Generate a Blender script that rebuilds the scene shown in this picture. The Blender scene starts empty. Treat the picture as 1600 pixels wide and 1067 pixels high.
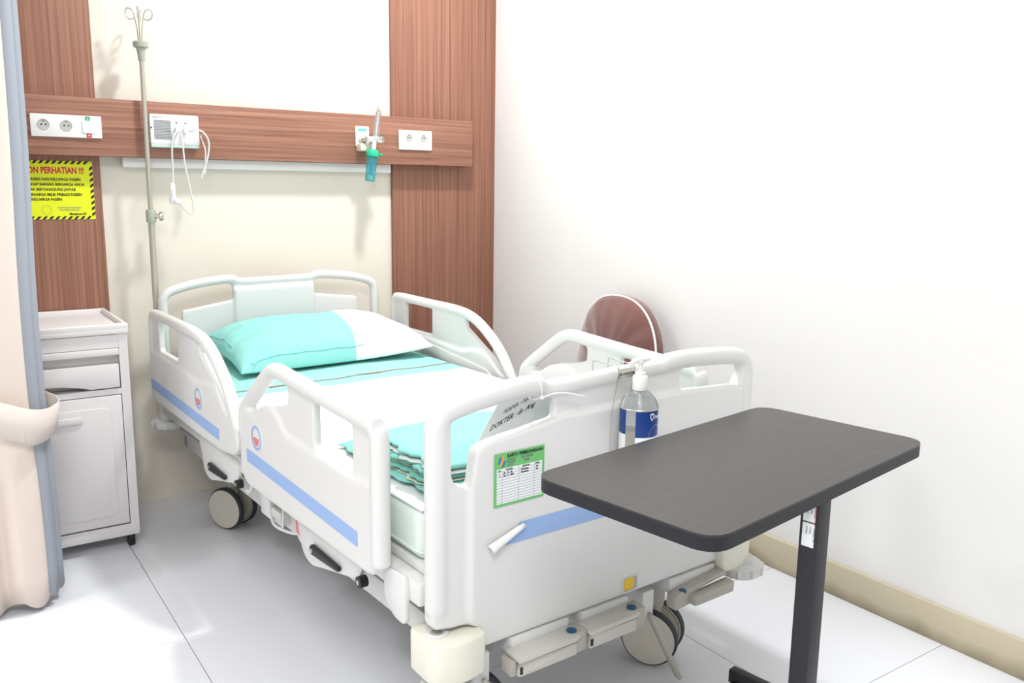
import bpy, bmesh, math, random
from mathutils import Vector, Matrix, noise
random.seed(7)
PI = math.pi
sc = bpy.context.scene
C = sc.collection

# ---------------------------------------------------------------- camera
yaw, pitch, roll = 0.6037, 0.1773, 0.0131
right = Vector((math.cos(yaw), -math.sin(yaw), 0))
fwd = Vector((math.sin(yaw)*math.cos(pitch), math.cos(yaw)*math.cos(pitch), -math.sin(pitch)))
up = right.cross(fwd)
r2 = math.cos(roll)*right + math.sin(roll)*up
u2 = -math.sin(roll)*right + math.cos(roll)*up
cam = bpy.data.objects.new('camera', bpy.data.cameras.new('camera'))
C.objects.link(cam)
m = Matrix((r2, u2, -fwd)).transposed().to_4x4()
m.translation = Vector((-2.3196, -3.5517, 1.266))
cam.matrix_world = m
cam.data.sensor_width = 36
cam.data.lens = 1350.96/1600*36
cam.data.clip_start = 0.02
sc.camera = cam

# ---------------------------------------------------------------- world, lamps, exposure
w = bpy.data.worlds.new('world'); sc.world = w; w.use_nodes = True
w.node_tree.nodes['Background'].inputs[0].default_value = (0.9, 0.95, 1, 1)
w.node_tree.nodes['Background'].inputs[1].default_value = 0.3
sc.view_settings.view_transform = 'Standard'
sc.view_settings.look = 'None'
sc.view_settings.gamma = 1
sc.view_settings.use_curve_mapping = False
sc.view_settings.exposure = 0.0
ROOM_X0, ROOM_Y0, ROOM_H = -4.8, -6.2, 2.95
def area(name, loc, size, power, col=(1, 1, 1), shape='DISK', size_y=None, rot=(0, 0, 0)):
    l = bpy.data.lights.new(name, 'AREA'); l.shape = shape; l.size = size
    if size_y: l.size_y = size_y
    l.energy = power; l.color = col
    o = bpy.data.objects.new(name, l); o.location = loc; o.rotation_euler = rot
    C.objects.link(o); return o
area('ceiling_lamp_light', (-0.80, -1.02, 2.90), 0.20, 41, (0.985, 0.992, 1.0))
area('ceiling_lamp_light', (-2.6, -3.9, 2.90), 1.1, 68, (0.985, 0.992, 1.0), 'RECTANGLE', 1.1)
area('ceiling_lamp_light', (-3.6, -1.2, 2.90), 0.5, 30, (0.985, 0.992, 1.0), 'RECTANGLE', 0.5)

# ---------------------------------------------------------------- materials
def s2l(c):
    return tuple(((x/255)/12.92 if x/255 <= 0.04045 else ((x/255+0.055)/1.055)**2.4) for x in c)+(1,)
def mat(name, col, rough=0.5, metal=0, spec=0.5, noise_amt=0, noise_scale=20, bump=0, bump_scale=200, sheen=0, trans=0, ior=1.45, coat=0, lin=False):
    M = bpy.data.materials.new(name); M.use_nodes = True
    nt = M.node_tree; b = nt.nodes['Principled BSDF']
    c = tuple(col)+(1,) if lin else s2l(col)
    b.inputs['Base Color'].default_value = c
    b.inputs['Roughness'].default_value = rough
    b.inputs['Metallic'].default_value = metal
    b.inputs['Specular IOR Level'].default_value = spec
    b.inputs['Sheen Weight'].default_value = sheen
    b.inputs['Transmission Weight'].default_value = trans
    b.inputs['IOR'].default_value = ior
    b.inputs['Coat Weight'].default_value = coat
    tc = nt.nodes.new('ShaderNodeTexCoord')
    if noise_amt:
        n = nt.nodes.new('ShaderNodeTexNoise'); n.inputs['Scale'].default_value = noise_scale; n.inputs['Detail'].default_value = 5
        nt.links.new(tc.outputs['Object'], n.inputs['Vector'])
        mx = nt.nodes.new('ShaderNodeMix'); mx.data_type = 'RGBA'
        mx.inputs[6].default_value = tuple(x*(1-noise_amt) for x in c[:3])+(1,)
        mx.inputs[7].default_value = tuple(min(1, x*(1+noise_amt)) for x in c[:3])+(1,)
        nt.links.new(n.outputs['Fac'], mx.inputs[0]); nt.links.new(mx.outputs[2], b.inputs['Base Color'])
    if bump:
        n = nt.nodes.new('ShaderNodeTexNoise'); n.inputs['Scale'].default_value = bump_scale; n.inputs['Detail'].default_value = 4
        nt.links.new(tc.outputs['Object'], n.inputs['Vector'])
        bp = nt.nodes.new('ShaderNodeBump'); bp.inputs['Strength'].default_value = bump; bp.inputs['Distance'].default_value = 0.002
        nt.links.new(n.outputs['Fac'], bp.inputs['Height']); nt.links.new(bp.outputs['Normal'], b.inputs['Normal'])
    return M
def wood(name, c1, c2, axis):
    M = bpy.data.materials.new(name); M.use_nodes = True
    nt = M.node_tree; b = nt.nodes['Principled BSDF']; b.inputs['Roughness'].default_value = 0.45
    tc = nt.nodes.new('ShaderNodeTexCoord'); mp = nt.nodes.new('ShaderNodeMapping')
    sc_ = {'Z': (120, 120, 1.1), 'X': (1.6, 95, 95)}[axis]
    mp.inputs['Scale'].default_value = sc_
    nt.links.new(tc.outputs['Object'], mp.inputs['Vector'])
    n = nt.nodes.new('ShaderNodeTexNoise'); n.inputs['Scale'].default_value = 1; n.inputs['Detail'].default_value = 6; n.inputs['Roughness'].default_value = 0.65
    n.inputs['Distortion'].default_value = 0.15
    nt.links.new(mp.outputs[0], n.inputs['Vector'])
    r = nt.nodes.new('ShaderNodeValToRGB')
    r.color_ramp.elements[0].position = 0.30; r.color_ramp.elements[0].color = s2l(c1)
    r.color_ramp.elements[1].position = 0.70; r.color_ramp.elements[1].color = s2l(c2)
    nt.links.new(n.outputs['Fac'], r.inputs[0]); nt.links.new(r.outputs[0], b.inputs['Base Color'])
    return M
M_wall = mat('painted_plaster', (240, 239, 237), 0.8, noise_amt=0.02, noise_scale=2.5, bump=0.25, bump_scale=25)
M_back = mat('cream_panel', (235, 228, 215), 0.6, noise_amt=0.03, noise_scale=6)
M_ceil = mat('ceiling_paint', (245, 245, 243), 0.9)
M_wood = wood('brown_veneer', (124, 79, 62), (173, 123, 101), 'Z')
M_woodH = wood('brown_veneer_horizontal', (126, 81, 64), (179, 129, 107), 'X')
M_tile = mat('glazed_tile', (236, 238, 243), 0.22, spec=0.5, noise_amt=0.015, noise_scale=3)
M_grout = mat('tile_grout', (120, 116, 110), 0.9)
M_bed = mat('moulded_plastic', (224, 224, 222), 0.38)
M_bedg = mat('powder_coated_frame', (222, 222, 220), 0.4)
M_grey = mat('grey_plastic', (182, 178, 168), 0.5)
M_crank = mat('crank_plastic', (206, 203, 194), 0.5)
M_hub = mat('wheel_disc_plastic', (220, 214, 200), 0.5)
M_rub = mat('dark_rubber', (58, 62, 68), 0.6)
M_blk = mat('black_plastic', (28, 30, 34), 0.45)
M_blue = mat('light_blue_strip', (152, 182, 228), 0.45)
M_white = mat('white_plastic', (245, 245, 243), 0.35)
M_cab = mat('cabinet_plastic', (233, 229, 228), 0.42, bump=0.08, bump_scale=400)
M_steel = mat('brushed_steel', (200, 198, 190), 0.3, metal=0.9)
M_cordw = mat('cord_white', (226, 226, 224), 0.5)
M_pole = mat('steel_pole', (190, 186, 172), 0.35, metal=0.5)
M_poleg = mat('pole_fitting_plastic', (172, 176, 162), 0.5)
M_teal = mat('teal_cotton', (146, 216, 208), 0.9, sheen=0.2, noise_amt=0.04, noise_scale=30, bump=0.3, bump_scale=14)
M_teald = mat('teal_quilt', (124, 200, 190), 0.95, sheen=0.2, noise_amt=0.07, noise_scale=40, bump=0.5, bump_scale=40)
M_wcot = mat('white_cotton', (242, 246, 244), 0.9, bump=0.2, bump_scale=14)
M_cream = mat('cream_lining', (236, 234, 214), 0.9, bump=0.3, bump_scale=60)
M_matt = mat('mattress_cover', (226, 238, 230), 0.6)
M_brown = mat('brown_velvet', (112, 68, 62), 0.75, sheen=0.9, noise_amt=0.4, noise_scale=7, bump=0.8, bump_scale=12)
M_pink = mat('pale_pink_curtain', (232, 217, 206), 0.9, noise_amt=0.03, noise_scale=8, sheen=0.1)
M_band = mat('curtain_band_cloth', (228, 216, 208), 0.9)
M_cgrey = mat('blue_grey_lining', (160, 166, 176), 0.9, sheen=0.1)
M_skirt = mat('beige_skirting', (214, 202, 174), 0.7)
nt = M_skirt.node_tree; b_ = nt.nodes['Principled BSDF']
tc_ = nt.nodes.new('ShaderNodeTexCoord'); sp_ = nt.nodes.new('ShaderNodeSeparateXYZ'); nt.links.new(tc_.outputs['Object'], sp_.inputs[0])
nz_ = nt.nodes.new('ShaderNodeTexNoise'); nz_.inputs['Scale'].default_value = 4; nz_.inputs['Detail'].default_value = 7; nt.links.new(tc_.outputs['Object'], nz_.inputs['Vector'])
ad_ = nt.nodes.new('ShaderNodeMath'); ad_.operation = 'MULTIPLY_ADD'; ad_.inputs[1].default_value = -0.16; nt.links.new(nz_.outputs['Fac'], ad_.inputs[0]); nt.links.new(sp_.outputs['Z'], ad_.inputs[2])
rm_ = nt.nodes.new('ShaderNodeMapRange'); rm_.inputs[1].default_value = -0.085; rm_.inputs[2].default_value = -0.035; nt.links.new(ad_.outputs[0], rm_.inputs[0])
mx_ = nt.nodes.new('ShaderNodeMix'); mx_.data_type = 'RGBA'; mx_.inputs[6].default_value = s2l((160, 148, 122)); mx_.inputs[7].default_value = s2l((206, 195, 170))
nt.links.new(rm_.outputs[0], mx_.inputs[0]); nt.links.new(mx_.outputs[2], b_.inputs['Base Color'])
M_top = wood('dark_laminate', (38, 33, 33), (54, 47, 47), 'X'); M_top.node_tree.nodes['Principled BSDF'].inputs['Roughness'].default_value = 0.32
M_edge = mat('dark_edge_band', (22, 24, 32), 0.5)
M_tblk = mat('charcoal_coated_steel', (34, 34, 40), 0.45)
M_red = mat('red_print', (205, 60, 60), 0.5)
M_dred = mat('crimson_print', (215, 30, 70), 0.5)
M_grn = mat('green_print', (110, 192, 112), 0.6)
M_tgrn = mat('green_switch_mark', (40, 170, 120), 0.5)
M_yel = mat('yellow_vinyl', (236, 244, 30), 0.5)
M_yel2 = mat('yellow_label', (240, 200, 30), 0.5)
M_ink = mat('black_ink', (40, 40, 44), 0.7)
M_gink = mat('grey_ink', (130, 134, 140), 0.7)
M_paper = mat('white_paper', (240, 243, 244), 0.7)
M_lam = mat('laminated_paper', (246, 250, 247), 0.35, noise_amt=0.08, noise_scale=14)
M_navy = mat('navy_label', (16, 58, 128), 0.4)
M_dblue = mat('dark_blue_cap', (42, 84, 124), 0.4)
M_capg = mat('green_cap', (30, 190, 140), 0.4)
M_fblue = mat('filter_blue', (70, 140, 220), 0.5)
M_orange = mat('orange_print', (240, 160, 70), 0.6)
M_clear = mat('clear_plastic', (235, 240, 242), 0.06, trans=0.9, ior=1.3)
M_aqua = mat('aqua_clear_plastic', (120, 210, 212), 0.1, trans=0.75, ior=1.25)
M_gel = mat('clear_gel', (236, 226, 200), 0.1, trans=0.85, ior=1.33)
M_sock = mat('socket_grey', (196, 194, 188), .5)
M_badge = mat('badge_pale', (225, 228, 236), 0.5)
M_salmon = mat('badge_red', (222, 128, 118), 0.5)

# ---------------------------------------------------------------- mesh helpers
def link_mesh(name, me, m_, parent=None, smooth=True, angle=40):
    if m_ is not None and not me.materials:
        me.materials.append(m_)
    o = bpy.data.objects.new(name, me); C.objects.link(o)
    if smooth:
        for p in me.polygons: p.use_smooth = True
        try: me.set_sharp_from_angle(angle=math.radians(angle))
        except Exception: pass
    if parent: o.parent = parent
    return o
def from_bm(name, bm, m_, parent=None, smooth=True, angle=40):
    bmesh.ops.recalc_face_normals(bm, faces=bm.faces)
    me = bpy.data.meshes.new(name); bm.to_mesh(me); bm.free()
    return link_mesh(name, me, m_, parent, smooth, angle)
def add_box(bm, lo, hi, bev=0, seg=2, rot=None):
    r = bmesh.ops.create_cube(bm, size=1)
    c = [(a+b)/2 for a, b in zip(lo, hi)]; s = [abs(b-a) for a, b in zip(lo, hi)]
    for v in r['verts']:
        v.co = Vector((v.co.x*s[0], v.co.y*s[1], v.co.z*s[2]))
        if rot: v.co = rot @ v.co
        v.co += Vector(c)
    if bev:
        es = list({e for v in r['verts'] for e in v.link_edges})
        bmesh.ops.bevel(bm, geom=es, offset=bev, segments=seg, affect='EDGES', profile=0.5)
def box(name, lo, hi, m_, parent=None, bev=0.002, seg=2):
    bm = bmesh.new(); add_box(bm, lo, hi, bev, seg); return from_bm(name, bm, m_, parent)
def catmull(pts, n=6, closed=False):
    P = [Vector(p) for p in pts]; out = []
    N = len(P); rng = N if closed else N-1
    for i in range(rng):
        p1, p2 = P[i], P[(i+1) % N]
        p0 = P[(i-1) % N] if (closed or i > 0) else p1*2-p2
        p3 = P[(i+2) % N] if (closed or i+2 < N) else p2*2-p1
        for k in range(n):
            t = k/n
            out.append(0.5*((2*p1)+(-p0+p2)*t+(2*p0-5*p1+4*p2-p3)*t*t+(-p0+3*p1-3*p2+p3)*t**3))
    if not closed: out.append(P[-1])
    return out
def add_tube(bm, pts, r, n=12, closed=False, cap=True):
    P = [Vector(p) for p in pts]; N = len(P)
    rad = list(r) if isinstance(r, (list, tuple)) else [r]*N
    if len(rad) != N:
        L_ = len(rad)-1; rad = [rad[min(L_-1, int(i*L_/(N-1)))]*(1-(i*L_/(N-1)-min(L_-1, int(i*L_/(N-1)))))+rad[min(L_-1, int(i*L_/(N-1)))+1]*(i*L_/(N-1)-min(L_-1, int(i*L_/(N-1)))) for i in range(N)]
    T = []
    for i in range(N):
        a = P[(i-1) % N] if (closed or i > 0) else P[i]
        b = P[(i+1) % N] if (closed or i < N-1) else P[i]
        T.append((b-a).normalized())
    ref = Vector((0, 0, 1)) if abs(T[0].z) < 0.9 else Vector((1, 0, 0))
    nrm = T[0].cross(ref).normalized(); rings = []
    for i in range(N):
        nrm = (nrm - T[i]*nrm.dot(T[i])).normalized()
        bn = T[i].cross(nrm)
        rings.append([bm.verts.new(P[i]+(nrm*math.cos(2*PI*k/n)+bn*math.sin(2*PI*k/n))*rad[i]) for k in range(n)])
    for i in range(N if closed else N-1):
        A, B = rings[i], rings[(i+1) % N]
        for k in range(n):
            bm.faces.new((A[k], A[(k+1) % n], B[(k+1) % n], B[k]))
    if cap and not closed:
        bm.faces.new(rings[0][::-1]); bm.faces.new(rings[-1])
def tube(name, pts, r, m_, parent=None, n=10, smooth_n=0, closed=False):
    if smooth_n: pts = catmull(pts, smooth_n, closed)
    bm = bmesh.new(); add_tube(bm, pts, r, n, closed); return from_bm(name, bm, m_, parent)
def add_lathe(bm, prof, n=32, M=None):
    rings = []
    for r, z in prof:
        if r < 1e-5: rings.append([bm.verts.new((0, 0, z))])
        else: rings.append([bm.verts.new((r*math.cos(2*PI*k/n), r*math.sin(2*PI*k/n), z)) for k in range(n)])
    for A, B in zip(rings, rings[1:]):
        for k in range(n):
            a, b = A[k % len(A)], A[(k+1) % len(A)]; c, d = B[(k+1) % len(B)], B[k % len(B)]
            vs = []
            for v in (a, b, c, d):
                if v not in vs: vs.append(v)
            if len(vs) > 2:
                try: bm.faces.new(vs)
                except ValueError: pass
    if M is not None:
        for R_ in rings:
            for v in R_: v.co = M @ v.co
def lathe(name, prof, m_, parent=None, M=None, n=32, loc=None):
    if loc is not None: M = Matrix.Translation(loc)
    bm = bmesh.new(); add_lathe(bm, prof, n, M); return from_bm(name, bm, m_, parent)
def axisM(loc, d):
    return Matrix.Translation(loc) @ Vector(d).to_track_quat('Z', 'Y').to_matrix().to_4x4()
def round_poly(pts, r, n=5):
    out = []; N = len(pts)
    for i in range(N):
        p = Vector(pts[i]).to_2d(); a = Vector(pts[i-1]).to_2d(); b = Vector(pts[(i+1) % N]).to_2d()
        rr = pts[i][2] if len(pts[i]) > 2 else r
        da, db = (a-p), (b-p)
        l = min(rr, da.length*0.45, db.length*0.45)
        s, e = p+da.normalized()*l, p+db.normalized()*l
        if l < 1e-5: out.append(p); continue
        for k in range(n+1):
            t = k/n; out.append(s*(1-t)**2+p*2*t*(1-t)+e*t*t)
    return out
def add_prism(bm, pts, a0, a1, f):
    """pts 2D polygon, extruded from a0 to a1; f(p, q, a) -> 3D point"""
    A = [bm.verts.new(f(p[0], p[1], a0)) for p in pts]
    B = [bm.verts.new(f(p[0], p[1], a1)) for p in pts]
    fa = bm.faces.new(A); fb = bm.faces.new(B[::-1]); N = len(pts)
    for i in range(N): bm.faces.new((A[i], B[i], B[(i+1) % N], A[(i+1) % N]))
    return fa, fb
def prism(name, pts, a0, a1, f, m_, parent=None, bev=0, seg=2):
    bm = bmesh.new(); add_prism(bm, pts, a0, a1, f)
    bmesh.ops.recalc_face_normals(bm, faces=bm.faces)
    if bev:
        es = [e for e in bm.edges if len(e.link_faces) == 2 and e.calc_face_angle(0) > 0.9]
        bmesh.ops.bevel(bm, geom=es, offset=bev, segments=seg, affect='EDGES', profile=0.5)
    return from_bm(name, bm, m_, parent)
fXZ = lambda p, q, a: (p, a, q)      # polygon in x,z extruded along y
fYZ = lambda p, q, a: (a, p, q)
fXY = lambda p, q, a: (p, q, a)
def moulded(name, bm, m_, parent, voxel=0.005, smooth=8, bend=None):
    """union of overlapping closed shapes with softened edges, as injection-moulded plastic"""
    bmesh.ops.recalc_face_normals(bm, faces=bm.faces)
    me = bpy.data.meshes.new('tmp'); bm.to_mesh(me); bm.free()
    o = bpy.data.objects.new('tmp', me); C.objects.link(o)
    r = o.modifiers.new('r', 'REMESH'); r.mode = 'VOXEL'; r.voxel_size = voxel; r.adaptivity = 0
    s = o.modifiers.new('s', 'SMOOTH'); s.factor = 0.5; s.iterations = smooth
    dg = bpy.context.evaluated_depsgraph_get(); ev = o.evaluated_get(dg)
    out = bpy.data.meshes.new_from_object(ev)
    bpy.data.objects.remove(o); bpy.data.meshes.remove(me)
    if bend:
        for v in out.vertices: v.co = bend(v.co)
    out.materials.clear()
    return link_mesh(name, out, m_, parent, True, 180)
def text(name, s, size, M, m_, parent=None, thick=0.0003, align='LEFT', shear=0, bold=0.0, squeeze=1.0):
    cu = bpy.data.curves.new('t', 'FONT'); cu.body = s; cu.size = size; cu.align_x = align
    cu.extrude = thick; cu.shear = shear; cu.resolution_u = 2; cu.offset = size*bold
    o = bpy.data.objects.new('t', cu); C.objects.link(o)
    dg = bpy.context.evaluated_depsgraph_get()
    me = bpy.data.meshes.new_from_object(o.evaluated_get(dg))
    bpy.data.objects.remove(o)
    me.transform(M @ Matrix.Diagonal((squeeze, 1, 1, 1))); me.materials.clear()
    return link_mesh(name, me, m_, parent, False)
def frameM(loc, xdir, ydir):
    x = Vector(xdir).normalized(); y = Vector(ydir).normalized(); z = x.cross(y)
    M = Matrix((x, y, z)).transposed().to_4x4(); M.translation = Vector(loc); return M
def thing(name, label, cat, loc=(0, 0, 0), rz=0, group=None):
    o = bpy.data.objects.new(name, None); C.objects.link(o); o.location = loc; o.rotation_euler = (0, 0, rz)
    o.empty_display_size = 0.05
    o['label'] = label; o['category'] = cat
    if group: o['group'] = group
    return o
def tag(o, label, cat, group=None):
    o['label'] = label; o['category'] = cat
    if group: o['group'] = group
    return o
def struct(o): o['kind'] = 'structure'; return o

# ---------------------------------------------------------------- room
fl = struct(box('floor', (ROOM_X0, ROOM_Y0, -0.06), (0, 0, -0.0035), M_grout, None, 0))
xs = [-1.7905+0.6*k for k in range(-5, 3)]+[0.0]; xs = [ROOM_X0]+[x for x in xs if x > ROOM_X0+0.05]
ys = [0.0]+[-0.5834-0.6*k for k in range(0, 10)]; ys = [y for y in ys if y > ROOM_Y0+.05]+[ROOM_Y0]
cache = {}
for i in range(len(xs)-1):
    for j in range(len(ys)-1):
        sx = round(xs[i+1]-xs[i]-0.002, 4); sy = round(ys[j]-ys[j+1]-0.002, 4)
        if (sx, sy) not in cache:
            bm = bmesh.new(); add_box(bm, (-sx/2, -sy/2, -0.006), (sx/2, sy/2, 0), 0.0007, 1)
            me = bpy.data.meshes.new('tile'); bm.to_mesh(me); bm.free(); me.materials.append(M_tile); cache[(sx, sy)] = me
        o = bpy.data.objects.new('tile', cache[(sx, sy)]); C.objects.link(o)
        o.location = ((xs[i]+xs[i+1])/2, (ys[j]+ys[j+1])/2, 0); o.parent = fl
struct(box('ceiling', (ROOM_X0-.1, ROOM_Y0-.1, ROOM_H), (0.1, 0.1, ROOM_H+0.1), M_ceil, None, 0))
struct(box('wall_right', (0, ROOM_Y0-.1, -0.06), (0.1, 0, ROOM_H), M_wall, None, 0))
struct(box('wall_left', (ROOM_X0-.1, ROOM_Y0-.1, -0.06), (ROOM_X0, 0, ROOM_H), M_wall, None, 0))
struct(box('wall_front', (ROOM_X0, ROOM_Y0-.1, -0.06), (0, ROOM_Y0, ROOM_H), M_wall, None, 0))
wb = struct(box('wall_back', (ROOM_X0, 0.0, -0.06), (0.1, 0.1, ROOM_H), M_back, None, 0))
# cream cladding boards between the wood strips, joints showing as fine lines
for a, b in ((-1.735, -0.545),):
    box('cladding', (a, -0.004, 0.0), (b, 0.001, ROOM_H-0.001), M_back, wb, 0.001, 1)
struct(box('baseboard_right', (-0.014, ROOM_Y0+.001, 0.0), (0.0, -0.001, 0.107), M_skirt, None, 0.003))
struct(box('trim_1', (-2.35, -0.022, 0.001), (-1.735, 0.0, ROOM_H-0.001), M_wood, None, 0.0015))
struct(box('trim_2', (-0.541, -0.022, 0.001), (0.0, 0.0, ROOM_H-0.001), M_wood, None, 0.0015))
# dirt line on skirting is part of its noise material; ceiling lamp fittings
for (x, y, r) in ((-0.80, -1.02, 0.12),):
    t = thing('ceiling_light', 'round white ceiling downlight above the hospital bed', 'ceiling light', (x, y, ROOM_H))
    lathe('rim', [(0.105, -0.004), (0.14, -0.004), (0.145, -0.0005), (0.105, -0.0005)], M_white, t)
# bedhead rail with horizontal grain
rail = tag(box('bedhead_rail', (-3.1, -0.09, 1.355), (-0.167, -0.0225, 1.557), M_woodH, None, 0.0015),
           'long horizontal brown wood service rail mounted across the wall above the bed', 'wall rail')
tag(box('cable_trunking', (-1.66, -0.045, 1.318), (-0.562, -0.0045, 1.3545), M_white, None, 0.002),
    'thin white cable trunking running along the underside of the brown wall rail', 'trunking')

# ---------------------------------------------------------------- plates on the rail (face at y = -0.09)
FY = -0.09
def wallM(x, z, y): return frameM((x, y, z), (1, 0, 0), (0, 0, 1))
def socket(x, z, r, parent):
    s = lathe('socket', [(r*1.12, 0.0), (r*1.12, 0.003), (r, 0.0035), (r*0.94, 0.0018), (0.0, 0.0016)], M_sock, parent, axisM((x, FY-0.009, z), (0, -1, 0)), 24)
    for dx in (-0.4, 0.4):
        lathe('pin_hole', [(0.0028, 0), (0.0028, .0006), (0, .0006)], M_ink, s, axisM((x+dx*r, FY-0.0104, z), (0, -1, 0)), 10)
    box('earth_clip', (x-.002, FY-.0125, z+r*.6), (x+.002, FY-.0105, z+r*.9), M_gink, s, 0)
    return s
pl = thing('socket_plate', 'long white plate with two sockets and a switch on the wall rail beside the curtain', 'socket plate', (-1.845, FY, 1.455))
pl_f = box('plate', (-1.958, FY-0.010, 1.416), (-1.733, FY, 1.493), M_white, None, 0.003)
def reparent(o, p):
    o.parent = p; o.matrix_parent_inverse = Matrix.Translation(-Vector(p.location)) if not p.rotation_euler.z else p.matrix_basis.inverted()
# socket() builds in world coordinates, so parts get an inverse
def in_world(root, *obs):
    for o in obs: reparent(o, root)
a = [socket(-1.918, 1.457, 0.017, None), socket(-1.847, 1.456, 0.017, None)]
in_world(pl, pl_f, *a)
sw = box('switch_rocker', (-1.797, FY-0.0135, 1.432), (-1.757, FY-0.009, 1.476), M_white, None, 0.002)
g1 = box('green_mark', (-1.786, FY-0.0108, 1.474), (-1.770, FY-0.0098, 1.490), M_tgrn, None, 0)
g1b = box('mark_symbol', (-1.7805, FY-0.0113, 1.4803), (-1.7755, FY-0.0106, 1.4837), M_white, None, 0)
g2 = box('red_mark', (-1.784, FY-0.0112, 1.418), (-1.768, FY-0.0098, 1.432), M_red, None, 0)
g2b = box('mark_symbol', (-1.7785, FY-0.0113, 1.4233), (-1.7735, FY-0.0106, 1.4267), M_white, None, 0)
in_world(pl, sw, g1, g1b, g2, g2b)
g1['label'] = 'small green square with a white symbol'; g2['label'] = 'small red square with a white symbol'
p2 = thing('socket_plate', 'small white double socket plate on the wall rail right of the oxygen humidifier', 'socket plate', (-0.466, FY, 1.46))
in_world(p2, box('plate', (-0.548, FY-0.010, 1.418), (-0.385, FY, 1.502), M_white, None, 0.003), socket(-0.500, 1.470, 0.014, None), socket(-0.428, 1.470, 0.014, None))
# nurse call unit
nc = thing('nurse_call_unit', 'white nurse call panel with speaker grille plugged with cords on the wall rail', 'call panel', (-1.49, FY, 1.45))
parts = [box('housing', (-1.5735, FY-0.028, 1.402), (-1.398, FY, 1.512), M_white, None, 0.006),
         box('base_edge', (-1.572, FY-0.026, 1.392), (-1.400, FY, 1.4035), mat('pale_mint_plastic', (205, 228, 218), 0.5), None, 0.002)]
bm = bmesh.new()
for k in range(13): add_box(bm, (-1.560, FY-0.0295, 1.422+k*0.0054), (-1.500, FY-0.0275, 1.4245+k*0.0054))
gr = from_bm('speaker_grille', bm, M_gink, None, False); parts.append(gr)
parts.append(text('lettering', 'NURSE CALL', 0.0065, wallM(-1.566, 1.498, FY-0.0284), M_gink))
for x, z in ((-1.480, 1.483), (-1.448, 1.483), (-1.569, 1.462)):
    parts.append(lathe('indicator', [(0.003, 0), (0.0028, 0.0015), (0, 0.002)], M_ink, None, axisM((x, FY-0.0275, z), (0, -1, 0)), 12))
for x in (-1.482, -1.452):
    parts.append(box('plug', (x-.008, FY-0.055, 1.445), (x+.008, FY-0.028, 1.466), M_white, None, 0.004))
parts.append(box('button', (-1.433, FY-0.030, 1.452), (-1.418, FY-0.028, 1.458), M_badge, None, 0.0005))
in_world(nc, *parts)
# handset cords
ca = thing('call_handset', 'white nurse call handset dangling on its thin looped white cord below the call panel', 'handset', (-1.511, -0.13, 1.24))
pc = [tube('cord', [(-1.482, FY-0.0555, 1.452), (-1.500, -0.155, 1.435), (-1.508, -0.15, 1.39), (-1.507, -0.14, 1.32), (-1.508, -0.135, 1.262)], 0.0032, M_cordw, None, 8, 6),
      tube('cord', [(-1.474, FY-0.0555, 1.452), (-1.470, -0.155, 1.40), (-1.465, -0.15, 1.33), (-1.448, -0.14, 1.24), (-1.437, -0.135, 1.165), (-1.446, -0.135, 1.148), (-1.466, -0.135, 1.16), (-1.490, -0.135, 1.195), (-1.504, -0.133, 1.21)], 0.0032, M_cordw, None, 8, 6)]
hs = lathe('handset_body', [(0, 0), (0.008, 0.0), (0.0115, .005), (0.012, .03), (0.010, .07), (0.0085, .078), (0.0, .080)], M_white, None, axisM((-1.513, -0.133, 1.185), (0.04, 0, 1)), 20)
hb = box('call_button', (-1.517, -0.147, 1.215), (-1.508, -0.143, 1.24), M_badge, None, 0.001)
hk = lathe('call_lamp', [(0, 0), (0.012, 0.001), (0.013, .008), (0.008, .014), (0, .015)], M_white, None, axisM((-1.500, -0.146, 1.196), (0.2, -1, 0)), 20)
in_world(ca, *pc, hs, hb, hk)
c2 = thing('spare_cord', 'short white cord hooked over the right edge of the call panel', 'cord', (-1.40, -0.13, 1.35))
in_world(c2, tube('cord', [(-1.452, FY-0.05, 1.453), (-1.42, -0.15, 1.458), (-1.392, -0.145, 1.452), (-1.372, -0.14, 1.42), (-1.374, -0.135, 1.37), (-1.392, -0.13, 1.31), (-1.402, -0.13, 1.285)], 0.0034, M_cordw, None, 8, 6),
         tube('cord_end', [(-1.398, -0.13, 1.44), (-1.383, -0.13, 1.39), (-1.384, -0.13, 1.35), (-1.388, -0.13, 1.30)], 0.0028, M_cordw, None, 8, 6))
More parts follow.
